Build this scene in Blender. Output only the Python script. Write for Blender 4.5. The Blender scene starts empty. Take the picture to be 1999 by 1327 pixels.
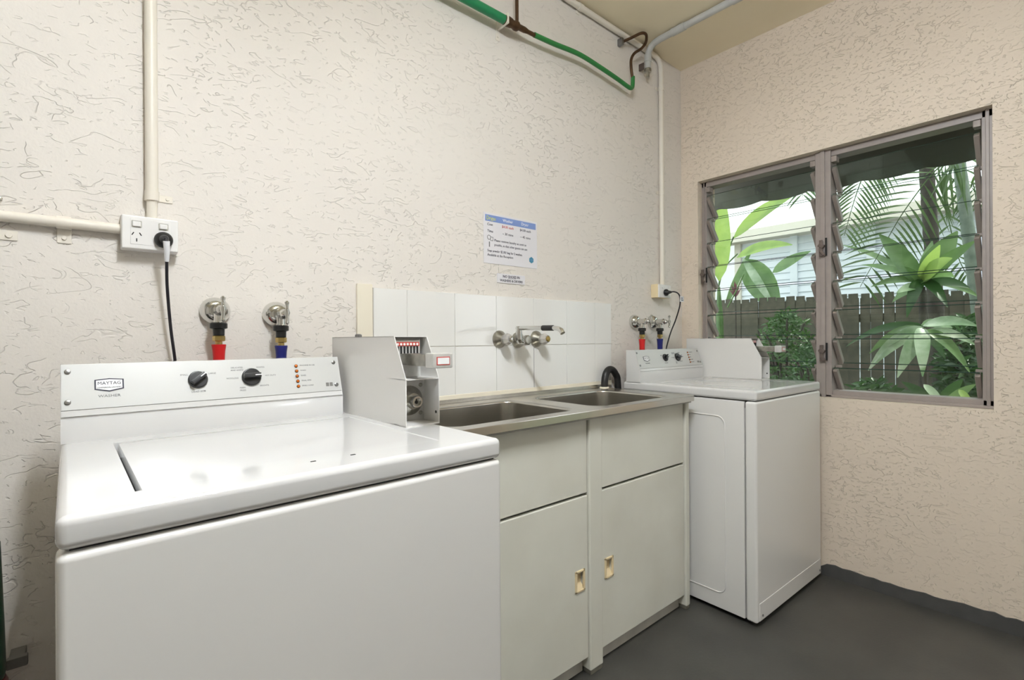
import bpy, bmesh, math, random
from mathutils import Vector, Matrix
R = math.radians
scene = bpy.context.scene
COL = scene.collection
random.seed(7)

# ------------------------------------------------------------------ camera
FPX = 963.15
CAM_Z = 1.1357
YAW, PITCH, ROLL = R(40.67), R(-0.061), R(-0.358)
fwd = Vector((math.sin(YAW)*math.cos(PITCH), math.cos(YAW)*math.cos(PITCH), math.sin(PITCH)))
rt0 = Vector((math.cos(YAW), -math.sin(YAW), 0))
up0 = rt0.cross(fwd)
rt = rt0*math.cos(ROLL) + up0*math.sin(ROLL)
upv = -rt0*math.sin(ROLL) + up0*math.cos(ROLL)
cd = bpy.data.cameras.new('camera'); cam = bpy.data.objects.new('camera', cd); COL.objects.link(cam)
cd.sensor_width = 36; cd.lens = FPX/1999*36; cd.clip_start = .02; cd.clip_end = 200
cam.matrix_world = Matrix(((rt.x, upv.x, -fwd.x, 0), (rt.y, upv.y, -fwd.y, 0), (rt.z, upv.z, -fwd.z, CAM_Z), (0, 0, 0, 1)))
scene.camera = cam

# ------------------------------------------------------------------ view, sky, sun
scene.view_settings.view_transform = 'Standard'
scene.view_settings.look = 'None'
scene.view_settings.exposure = 0.3
scene.view_settings.gamma = 1.0
scene.view_settings.use_curve_mapping = False
w = bpy.data.worlds.new('overcast_sky'); scene.world = w; w.use_nodes = True
bg = w.node_tree.nodes['Background']
bg.inputs[0].default_value = (.93, .97, 1.0, 1)
bg.inputs[1].default_value = 1.9
sd = bpy.data.lights.new('sun', 'SUN'); sun = bpy.data.objects.new('sun', sd); COL.objects.link(sun)
sd.energy = 5.0; sd.angle = R(2); sd.color = (1, .96, .88)
sun.rotation_euler = Vector((-.30, .12, -.95)).to_track_quat('-Z', 'Y').to_euler()
sun.location = (8, 0, 9)
LAMP_POWER, FILL_LAMP_POWER = 92.0, 9.0

# ------------------------------------------------------------------ room numbers (metres)
YB = 1.56      # back wall
XW = 2.669     # window wall
ZC = 2.717     # ceiling
XL, YF = -2.3, -2.7

def at(u, v, x):
    """the point on the plane X = x that the photograph shows at (u, v)"""
    d = rt*((u-999.5)/FPX) + upv*(-(v-663.5)/FPX) + fwd
    d = d*(x/d.x)
    return Vector((d.x, d.y, d.z+CAM_Z))

# ------------------------------------------------------------------ materials
MATS = {}
def srgb(r, g, b):
    f = lambda c: (c/255/12.92) if c/255 <= .04045 else ((c/255+.055)/1.055)**2.4
    return (f(r), f(g), f(b), 1)
def mat(name, rgb, rough=.5, metal=0., coat=0., spec=.5, trans=0., var=0., varscale=8., bump=0., bumpscale=60., emit=0., sub=0., rgb2=None):
    m = bpy.data.materials.new(name); m.use_nodes = True; MATS[name] = m
    nt = m.node_tree; p = nt.nodes['Principled BSDF']
    c = srgb(*rgb)
    p.inputs['Base Color'].default_value = c
    p.inputs['Roughness'].default_value = rough
    p.inputs['Metallic'].default_value = metal
    p.inputs['Specular IOR Level'].default_value = spec
    p.inputs['Coat Weight'].default_value = coat
    p.inputs['Coat Roughness'].default_value = .08
    p.inputs['Transmission Weight'].default_value = trans
    if emit:
        p.inputs['Emission Color'].default_value = c; p.inputs['Emission Strength'].default_value = emit
    tc = nt.nodes.new('ShaderNodeTexCoord')
    if var or rgb2:
        n = nt.nodes.new('ShaderNodeTexNoise'); n.inputs['Scale'].default_value = varscale; n.inputs['Detail'].default_value = 5
        nt.links.new(tc.outputs['Object'], n.inputs['Vector'])
        mx = nt.nodes.new('ShaderNodeMix'); mx.data_type = 'RGBA'
        c2 = srgb(*rgb2) if rgb2 else tuple(x*(1-var) for x in c[:3])+(1,)
        mx.inputs[6].default_value = c2; mx.inputs[7].default_value = c
        rp = nt.nodes.new('ShaderNodeValToRGB'); rp.color_ramp.elements[0].position = .35; rp.color_ramp.elements[1].position = .65
        nt.links.new(n.outputs['Fac'], rp.inputs['Fac'])
        nt.links.new(rp.outputs['Color'], mx.inputs[0]); nt.links.new(mx.outputs[2], p.inputs['Base Color'])
    if bump:
        n2 = nt.nodes.new('ShaderNodeTexNoise'); n2.inputs['Scale'].default_value = bumpscale; n2.inputs['Detail'].default_value = 4
        nt.links.new(tc.outputs['Object'], n2.inputs['Vector'])
        b = nt.nodes.new('ShaderNodeBump'); b.inputs['Strength'].default_value = 1; b.inputs['Distance'].default_value = bump
        nt.links.new(n2.outputs['Fac'], b.inputs['Height']); nt.links.new(b.outputs['Normal'], p.inputs['Normal'])
    return m

def plaster(name, rgb, axis, depth=.0022, seed=0., dens=.5, fine=1.):
    """painted render with short curling trowel gouges"""
    m = bpy.data.materials.new(name); m.use_nodes = True; MATS[name] = m
    nt = m.node_tree; N = nt.nodes; L = nt.links; p = N['Principled BSDF']
    p.inputs['Roughness'].default_value = .62; p.inputs['Specular IOR Level'].default_value = .35
    tc = N.new('ShaderNodeTexCoord')
    def noise(scale, sc, off, det=2., dist=0.):
        mp = N.new('ShaderNodeMapping'); mp.inputs['Scale'].default_value = sc; mp.inputs['Location'].default_value = (off, off*1.7, off*.6)
        L.new(tc.outputs['Object'], mp.inputs['Vector'])
        n = N.new('ShaderNodeTexNoise'); n.inputs['Scale'].default_value = scale; n.inputs['Detail'].default_value = det
        n.inputs['Distortion'].default_value = dist
        L.new(mp.outputs['Vector'], n.inputs['Vector']); return n.outputs['Fac']
    def math_(op, a, b=None, c=None):
        q = N.new('ShaderNodeMath'); q.operation = op
        for i, v in enumerate((a, b, c)):
            if v is None: continue
            if isinstance(v, (int, float)): q.inputs[i].default_value = v
            else: L.new(v, q.inputs[i])
        return q.outputs[0]
    def smooth(v, lo, hi, a=1., b=0.):
        q = N.new('ShaderNodeMapRange'); q.interpolation_type = 'SMOOTHSTEP'
        q.inputs['From Min'].default_value = lo; q.inputs['From Max'].default_value = hi
        q.inputs['To Min'].default_value = a; q.inputs['To Max'].default_value = b
        L.new(v, q.inputs['Value']); return q.outputs[0]
    st = (.75, 1, 1.5) if axis == 'x' else (1, .75, 1.5)
    total = None
    for i, (scale, wd, thr, amp) in enumerate(((9, .010, .53, 1.), (15, .014, .54, .9), (27, .024, .545, .75))):
        scale *= fine
        a = noise(scale, st, seed+3.1*i, 2., .7)
        line = smooth(math_('ABSOLUTE', math_('SUBTRACT', a, .5)), 0., wd)
        msk = smooth(noise(scale*1.5, st, seed+17+5.3*i, 1.), thr+(.5-dens)*.2, thr+.05+(.5-dens)*.2, 0., 1.)
        e = math_('MULTIPLY', math_('MULTIPLY', line, msk), amp)
        total = e if total is None else math_('MAXIMUM', total, e)
    patch = smooth(noise(2.2, (1, 1, 1), seed+40, 2.), .35, .6, .5, 1.)
    total = math_('MULTIPLY', total, patch)
    grain = noise(190, (1, 1, 1), seed+5, 1.)
    lump = noise(30, (1, 1, 1), seed+9, 2.)
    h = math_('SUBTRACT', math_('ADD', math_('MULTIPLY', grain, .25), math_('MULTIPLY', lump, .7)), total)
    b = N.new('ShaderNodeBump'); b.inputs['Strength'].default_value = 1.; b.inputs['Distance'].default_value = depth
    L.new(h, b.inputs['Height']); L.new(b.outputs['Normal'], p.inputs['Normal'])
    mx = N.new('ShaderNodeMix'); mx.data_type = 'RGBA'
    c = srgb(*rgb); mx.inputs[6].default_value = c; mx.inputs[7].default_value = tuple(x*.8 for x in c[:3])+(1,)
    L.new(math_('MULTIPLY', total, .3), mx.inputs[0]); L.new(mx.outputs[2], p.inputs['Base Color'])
    return m

def glass_mat(name):
    m = bpy.data.materials.new(name); m.use_nodes = True; MATS[name] = m
    nt = m.node_tree; N = nt.nodes; L = nt.links; N.remove(N['Principled BSDF'])
    t = N.new('ShaderNodeBsdfTransparent'); t.inputs[0].default_value = (.93, .975, .945, 1)
    g = N.new('ShaderNodeBsdfGlossy'); g.inputs['Color'].default_value = (.9, 1, .95, 1); g.inputs['Roughness'].default_value = .03
    lw = N.new('ShaderNodeLayerWeight'); pw = N.new('ShaderNodeMath'); pw.operation = 'POWER'; pw.inputs[1].default_value = 4.5
    L.new(lw.outputs['Facing'], pw.inputs[0])
    f = N.new('ShaderNodeMath'); f.operation = 'MULTIPLY_ADD'; f.inputs[1].default_value = .85; f.inputs[2].default_value = .045; L.new(pw.outputs[0], f.inputs[0])
    mx = N.new('ShaderNodeMixShader'); L.new(f.outputs[0], mx.inputs[0]); L.new(t.outputs[0], mx.inputs[1]); L.new(g.outputs[0], mx.inputs[2])
    L.new(mx.outputs[0], N['Material Output'].inputs[0]); return m

def leaf_mat(name, rgb, rgb2, rough=.4, glow=.35):
    m = mat(name, rgb, rough, rgb2=rgb2, varscale=9)
    nt = m.node_tree; p = nt.nodes['Principled BSDF']
    tr = nt.nodes.new('ShaderNodeBsdfTranslucent'); tr.inputs[0].default_value = tuple(min(1, x*1.25) for x in srgb(*rgb)[:3])+(1,)
    mx = nt.nodes.new('ShaderNodeMixShader'); mx.inputs[0].default_value = glow
    nt.links.new(p.outputs[0], mx.inputs[1]); nt.links.new(tr.outputs[0], mx.inputs[2])
    nt.links.new(mx.outputs[0], nt.nodes['Material Output'].inputs[0]); return m

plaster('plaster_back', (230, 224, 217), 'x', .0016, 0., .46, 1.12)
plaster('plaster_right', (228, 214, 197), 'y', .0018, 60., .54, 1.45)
mat('plaster_plain', (232, 226, 217), .7, bump=.0008, bumpscale=30)
mat('ceiling_paint', (250, 238, 210), .6, var=.04, varscale=3)
mat('floor_paint', (74, 73, 69), .45, rgb2=(65, 64, 61), varscale=5, bump=.0006, bumpscale=90)
mat('skirting_paint', (78, 78, 77), .5, var=.15, varscale=20, bump=.001, bumpscale=60)
mat('enamel', (214, 213, 212), .16, coat=.5)
mat('enamel_side', (227, 225, 222), .26)
mat('panel_silver', (200, 200, 198), .38, metal=.12)
mat('seam_grey', (120, 118, 115), .5)
mat('dark_gap', (22, 22, 22), .7)
mat('knob_black', (24, 24, 27), .3)
mat('print_grey', (120, 120, 122), .6)
mat('print_black', (38, 36, 58), .5)
mat('print_white', (245, 245, 245), .5)
mat('amber', (190, 96, 20), .2, emit=.15)
mat('amber_bezel', (92, 60, 30), .4, metal=.5)
mat('screw_metal', (150, 150, 150), .3, metal=1.)
mat('steel', (200, 196, 188), .27, metal=1., var=.12, varscale=14)
mat('plate_zinc', (204, 203, 199), .35, metal=.15, var=.12, varscale=60)
mat('steel_lip', (200, 197, 190), .18, metal=1.)
mat('chrome', (215, 215, 212), .12, metal=1.)
mat('chrome_dull', (180, 178, 170), .28, metal=1., var=.25, varscale=60)
mat('brass', (186, 164, 105), .35, metal=1.)
mat('red_rubber', (200, 22, 26), .4)
mat('blue_rubber', (24, 32, 110), .4)
mat('black_rubber', (24, 24, 25), .45)
mat('black_cable', (22, 20, 28), .4)
mat('acrylic', (236, 232, 226), .12, trans=.55)
mat('cabinet_paint', (222, 221, 210), .5, rgb2=(214, 212, 200), varscale=4)
mat('cabinet_dirt', (116, 112, 100), .7, var=.4, varscale=30)
mat('kick_paint', (190, 187, 178), .5, var=.2, varscale=8)
mat('handle_cream', (232, 212, 172), .4)
mat('tile_glaze', (240, 239, 236), .12, coat=.3)
mat('grout', (226, 221, 213), .8)
mat('cream_trim', (238, 230, 212), .45)
mat('pipe_paint', (234, 227, 215), .4)
mat('socket_white', (240, 238, 236), .3)
mat('socket_cream', (236, 218, 178), .4)
mat('pipe_green', (32, 132, 84), .38)
mat('pipe_green_thin', (40, 128, 62), .38)
mat('copper_old', (92, 68, 46), .45, metal=.6, var=.3, varscale=40)
mat('pvc_grey', (196, 196, 192), .4, var=.1, varscale=20)
mat('paper', (228, 226, 230), .35)
mat('paper_blue', (126, 150, 206), .35)
mat('paper_red', (196, 70, 60), .5)
mat('logo_yellow', (218, 222, 70), .5)
mat('emblem_teal', (70, 140, 168), .5)
mat('tag_white', (236, 236, 240), .4)
mat('aluminium_paint', (158, 148, 143), .42, var=.06, varscale=30)
mat('clip_grey', (150, 139, 132), .45)
mat('latch_dark', (104, 92, 86), .45, metal=.4)
glass_mat('louvre_glass')
mat('glass_edge', (46, 66, 58), .2)
mat('awning_cloth', (98, 99, 90), .8)
mat('fence_wood', (92, 86, 74), .8, rgb2=(66, 64, 55), varscale=6, bump=.002, bumpscale=40)
mat('board_white', (226, 232, 240), .6)
mat('house_trim', (214, 208, 196), .6)
mat('house_wall', (226, 226, 228), .7)
mat('soil', (70, 66, 48), .9, rgb2=(58, 74, 36), varscale=3, bump=.02, bumpscale=8)
mat('trunk_dark', (74, 68, 62), .85, rgb2=(58, 52, 48), varscale=14, bump=.006, bumpscale=30)
mat('trunk_pale', (128, 140, 128), .85, rgb2=(104, 116, 106), varscale=14, bump=.004, bumpscale=30)
leaf_mat('leaf_bright', (150, 176, 92), (118, 148, 76), .4, .38)
leaf_mat('leaf_green', (108, 138, 86), (78, 108, 62), .3, .22)
leaf_mat('leaf_dark', (52, 88, 40), (40, 70, 30), .35, .25)
leaf_mat('leaf_pale', (176, 190, 168), (98, 130, 88), .25, .25)
leaf_mat('leaf_shrub', (66, 98, 46), (48, 76, 36), .35, .25)
leaf_mat('leaf_palm', (84, 110, 62), (60, 84, 48), .45, .25)
leaf_mat('leaf_red', (112, 62, 72), (90, 50, 60), .4, .25)
mat('green_tub', (16, 52, 34), .35)
mat('dark_red', (92, 20, 20), .4)
mat('lamp_body', (240, 240, 238), .4)

# ------------------------------------------------------------------ mesh helpers
class MB:
    def __init__(self): self.bm = bmesh.new()
    def box(self, x0, x1, y0, y1, z0, z1, bev=0., seg=2, rot=None):
        t = bmesh.new()
        bmesh.ops.create_cube(t, size=1)
        bmesh.ops.scale(t, vec=(abs(x1-x0), abs(y1-y0), abs(z1-z0)), verts=t.verts)
        if bev: bmesh.ops.bevel(t, geom=list(t.edges), offset=bev, segments=seg, affect='EDGES', profile=.5)
        if rot is not None: bmesh.ops.transform(t, matrix=rot, verts=t.verts)
        bmesh.ops.translate(t, vec=((x0+x1)/2, (y0+y1)/2, (z0+z1)/2), verts=t.verts)
        self._merge(t); return self
    def _merge(self, t):
        me = bpy.data.meshes.new('tmp'); t.to_mesh(me); t.free(); self.bm.from_mesh(me); bpy.data.meshes.remove(me)
    def prism(self, pts, a0, a1, axis='x'):
        """polygon pts (2-D) extruded between a0 and a1 along axis; x: pts=(y,z), y: pts=(x,z), z: pts=(x,y)"""
        f = {'x': lambda p, a: (a, p[0], p[1]), 'y': lambda p, a: (p[0], a, p[1]), 'z': lambda p, a: (p[0], p[1], a)}[axis]
        t = bmesh.new()
        A = [t.verts.new(f(p, a0)) for p in pts]; Bv = [t.verts.new(f(p, a1)) for p in pts]
        n = len(pts)
        t.faces.new(A); t.faces.new(Bv[::-1])
        for i in range(n): t.faces.new((A[i], Bv[i], Bv[(i+1) % n], A[(i+1) % n]))
        bmesh.ops.recalc_face_normals(t, faces=t.faces)
        self._merge(t); return self
    def tube(self, pts, rad, seg=14, cap=True):
        pts = [Vector(p) for p in pts]; n = len(pts)
        rads = rad if isinstance(rad, (list, tuple)) else [rad]*n
        t = bmesh.new(); rings = []; nrm = None
        for i, p in enumerate(pts):
            d = (pts[min(i+1, n-1)]-pts[max(i-1, 0)]).normalized()
            if nrm is None:
                nrm = d.orthogonal().normalized()
            else:
                nrm = (nrm - d*nrm.dot(d))
                nrm = nrm.normalized() if nrm.length > 1e-6 else d.orthogonal().normalized()
            b = d.cross(nrm)
            rings.append([t.verts.new(p+(nrm*math.cos(2*math.pi*k/seg)+b*math.sin(2*math.pi*k/seg))*rads[i]) for k in range(seg)])
        for i in range(n-1):
            for k in range(seg):
                t.faces.new((rings[i][k], rings[i][(k+1) % seg], rings[i+1][(k+1) % seg], rings[i+1][k]))
        if cap: t.faces.new(rings[0][::-1]); t.faces.new(rings[-1])
        bmesh.ops.recalc_face_normals(t, faces=t.faces)
        self._merge(t); return self
    def lathe(self, prof, origin, axis, seg=24):
        """prof: (distance along axis, radius)"""
        a = Vector(axis).normalized(); o = Vector(origin)
        pts = [o+a*d for d, r in prof]
        n1 = a.orthogonal().normalized(); b = a.cross(n1)
        t = bmesh.new(); rings = []
        for p, (d, r) in zip(pts, prof):
            rings.append([t.verts.new(p+(n1*math.cos(2*math.pi*k/seg)+b*math.sin(2*math.pi*k/seg))*max(r, 1e-5)) for k in range(seg)])
        for i in range(len(rings)-1):
            for k in range(seg): t.faces.new((rings[i][k], rings[i][(k+1) % seg], rings[i+1][(k+1) % seg], rings[i+1][k]))
        t.faces.new(rings[0][::-1]); t.faces.new(rings[-1])
        bmesh.ops.recalc_face_normals(t, faces=t.faces)
        self._merge(t); return self
    def build(self, name, m, parent=None, smooth=True, ang=40):
        me = bpy.data.meshes.new(name); self.bm.to_mesh(me); self.bm.free()
        me.materials.append(MATS[m])
        if smooth:
            for p in me.polygons: p.use_smooth = True
            me.set_sharp_from_angle(angle=R(ang))
        o = bpy.data.objects.new(name, me); COL.objects.link(o); o.parent = parent
        if smooth:
            wn = o.modifiers.new('weighted_normals', 'WEIGHTED_NORMAL'); wn.keep_sharp = True; wn.weight = 90
        return o
def tag(o, label=None, cat=None, group=None, kind=None):
    if label: o['label'] = label
    if cat: o['category'] = cat
    if group: o['group'] = group
    if kind: o['kind'] = kind
    return o
def empty(name, loc=(0, 0, 0), rz=0.):
    o = bpy.data.objects.new(name, None); COL.objects.link(o); o.empty_display_size = .1
    o.location = loc; o.rotation_euler = (0, 0, rz); return o
def kids(o): return [c for c in bpy.data.objects if c.parent == o]
def copy_tree(o, parent=None):
    ch = kids(o); c = o.copy(); COL.objects.link(c); c.parent = parent
    for k in ch: copy_tree(k, c)
    return c
def arc(c, r, a0, a1, n, ex, ey):
    c, ex, ey = Vector(c), Vector(ex), Vector(ey)
    return [c+ex*r*math.cos(R(a0+(a1-a0)*i/n))+ey*r*math.sin(R(a0+(a1-a0)*i/n)) for i in range(n+1)]
def smooth_path(pts, n=8):
    P = [Vector(p) for p in pts]; out = []
    for i in range(len(P)-1):
        p0, p1, p2, p3 = P[max(i-1, 0)], P[i], P[i+1], P[min(i+2, len(P)-1)]
        for k in range(n):
            t = k/n
            out.append(.5*((2*p1)+(p2-p0)*t+(2*p0-5*p1+4*p2-p3)*t*t+(3*p1-p0-3*p2+p3)*t**3))
    return out+[P[-1]]
def text(name, body, size, loc, rot, m, parent=None, align='CENTER', sx=1., depth=.0002, bold=0.):
    cu = bpy.data.curves.new(name, 'FONT'); cu.body = body; cu.size = size; cu.align_x = align; cu.align_y = 'CENTER'
    cu.extrude = depth; cu.resolution_u = 2; cu.offset = bold
    o = bpy.data.objects.new(name, cu); COL.objects.link(o)
    dg = bpy.context.evaluated_depsgraph_get()
    me = bpy.data.meshes.new_from_object(o.evaluated_get(dg)); me.name = name
    bpy.data.objects.remove(o); bpy.data.curves.remove(cu)
    me.transform(Matrix.Diagonal((sx, 1, 1, 1)))
    me.materials.clear(); me.materials.append(MATS[m])
    t = bpy.data.objects.new(name, me); COL.objects.link(t); t.parent = parent
    t.location = loc; t.rotation_euler = rot
    return t
def cut(a, b):
    """a minus b, b removed"""
    a.modifiers.clear()
    md = a.modifiers.new('cut', 'BOOLEAN'); md.operation = 'DIFFERENCE'; md.object = b; md.solver = 'EXACT'
    bpy.context.view_layer.update()
    dg = bpy.context.evaluated_depsgraph_get()
    me = bpy.data.meshes.new_from_object(a.evaluated_get(dg)); me.name = a.name
    a.modifiers.clear(); a.data = me; bpy.data.objects.remove(b)
    me.set_sharp_from_angle(angle=R(40))
    wn = a.modifiers.new('weighted_normals', 'WEIGHTED_NORMAL'); wn.keep_sharp = True; wn.weight = 90
    return a

# ================================================================== the room
tag(MB().box(XL-.2, XW+.2, YF-.2, YB+.2, -.15, 0).build('floor', 'floor_paint', smooth=False), 'dark grey painted concrete floor', kind='structure')
tag(MB().box(XL-.2, XW+.2, YF-.2, YB+.2, ZC, ZC+.2).build('ceiling', 'ceiling_paint', smooth=False), 'flat cream painted ceiling', kind='structure')
tag(MB().box(XL-.2, XW, YB, YB+.2, 0, ZC).build('wall_back', 'plaster_back', smooth=False), 'cream rendered wall with curling trowel marks behind the sinks', kind='structure')
tag(MB().box(XL-.2, XL, YF-.2, YB, 0, ZC).build('wall_left', 'plaster_plain', smooth=False), 'cream rendered wall on the left', kind='structure')
tag(MB().box(XL, XW, YF-.2, YF, 0, ZC).build('wall_front', 'plaster_plain', smooth=False), 'cream rendered wall behind the viewpoint', kind='structure')
WY0, WY1, WZ0, WZ1 = .235, 1.456, .849, 2.037
m = MB(); T = XW+.2
DY0, DY1, DZ = -1.1, -.12, 2.08
m.box(XW, T, YF-.2, DY0, 0, ZC).box(XW, T, DY0, DY1, DZ, ZC).box(XW, T, DY1, WY0, 0, ZC)
m.box(XW, T, WY0, WY1, 0, WZ0).box(XW, T, WY0, WY1, WZ1, ZC).box(XW, T, WY1, YB+.2, 0, ZC)
tag(m.build('wall_right', 'plaster_right', smooth=False), 'cream rendered wall holding the louvre window', kind='structure')
# painted skirting line with a ragged top
ys = [.835-.03*i for i in range(100)]
pts = [(y, .058+random.uniform(-.004, .004)+.003*math.sin(y*9)) for y in ys]
pts[0] = (.835, .038); pts[1] = (.81, .056)
seg_a = [p for p in pts if p[0] > DY1+.01]; seg_b = [p for p in pts if p[0] < DY0-.01]
m = MB()
for s in (seg_a, seg_b): m.prism(s+[(s[-1][0], 0), (s[0][0], 0)], XW-.007, XW+.001, 'x')
tag(m.build('baseboard_right', 'skirting_paint', ang=30), 'dark grey painted skirting strip under the window wall', kind='structure')

# ------------------------------------------------------------------ louvre window
win = empty('window_1', (XW, (WY0+WY1)/2, WZ0)); tag(win, 'grey aluminium louvre window of two bays of glass blades', kind='structure')
def wpart(mb, name, mt, parent=win, **k):
    o = mb.build(name, mt, None, **k); o.parent = parent
    o.matrix_parent_inverse = Matrix.Translation(win.location).inverted(); return o
FX0, FX1 = XW+.045, XW+.12
wpart(MB().box(FX0, FX1, WY0, WY1, WZ0, WZ0+.034, .003).box(FX0-.012, FX0+.01, WY0, WY1, WZ0, WZ0+.012, .002), 'window_sill', 'aluminium_paint')
wpart(MB().box(FX0, FX1, WY0, WY1, WZ1-.03, WZ1, .003), 'window_head', 'aluminium_paint')
MY0, MY1 = .795, .862
bays = [(WY0+.036, MY0), (MY1, WY1-.03)]
for a, b in ((WY0, WY0+.036), (WY1-.03, WY1)):
    wpart(MB().box(FX0, FX1, a, b, WZ0, WZ1, .003).box(FX0-.006, FX0+.01, a+.012, b-.012, WZ0, WZ1, .002), 'window_jamb', 'aluminium_paint')
wpart(MB().box(FX0-.012, FX1, MY0, MY1, WZ0, WZ1, .003).box(FX0-.02, FX0, MY0+.024, MY1-.024, WZ0, WZ1, .002), 'window_mullion', 'aluminium_paint')
PITCHZ, BL, TILT = .1385, .154, R(41)
dx, dz = BL*math.sin(TILT), BL*math.cos(TILT)
Z0 = .885; XC = XW+.088
for bi, (a, b) in enumerate(bays):
    for k in range(8):
        zc_ = Z0+dz/2+PITCHZ*k-.012
        rot = Matrix.Rotation(-TILT, 4, 'Y')
        if k == 7: zc_ -= .006
        bl = wpart(MB().box(XC-.003, XC+.003, a+.006, b-.006, zc_-.078, zc_+.078, rot=rot), 'louvre_blade', 'louvre_glass', smooth=False)
        bl.data.materials.append(MATS['glass_edge'])
        for pg in bl.data.polygons:
            if abs(pg.normal.dot(Vector((math.sin(TILT), 0, -math.cos(TILT))))) > .9: pg.material_index = 1
        for s, yy in ((1, b), (-1, a)):
            y0, y1 = (yy-.022, yy-.004) if s > 0 else (yy+.004, yy+.022)
            q = MB().box(XC-.014, XC+.014, y0, y1, zc_-.074, zc_+.07, .002, 1, rot=rot)
            q.box(XC-.008, XC+.016, y0-.002, y1+.002, zc_-.08, zc_-.068, .001, 1, rot=Matrix.Translation((0, 0, 0)))
            wpart(q, 'blade_clip', 'clip_grey')
    for yy in (a+.012, b-.012):
        wpart(MB().box(FX0-.01, FX0+.03, yy-.012, yy+.012, WZ1-.062, WZ1-.034, .003), 'top_bracket', 'clip_grey')
def latch(y, z):
    q = MB().box(FX0-.036, FX0-.028, y-.008, y+.008, z-.05, z+.03, .002)
    q.box(FX0-.04, FX0-.024, y-.014, y+.012, z-.008, z+.012, .003, rot=Matrix.Rotation(R(35), 4, 'X'))
    q.box(FX0-.046, FX0-.036, y-.022, y+.004, z-.04, z-.028, .002, rot=Matrix.Rotation(R(55), 4, 'X'))
    wpart(q, 'latch_lever', 'latch_dark')
    wpart(MB().box(FX0-.021, FX0-.0185, y-.022, y-.014, z-.045, z+.04), 'latch_slot', 'dark_gap', smooth=False)
latch(.832, 1.575); latch(.832, 1.07); latch(1.437, 1.5)

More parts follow.
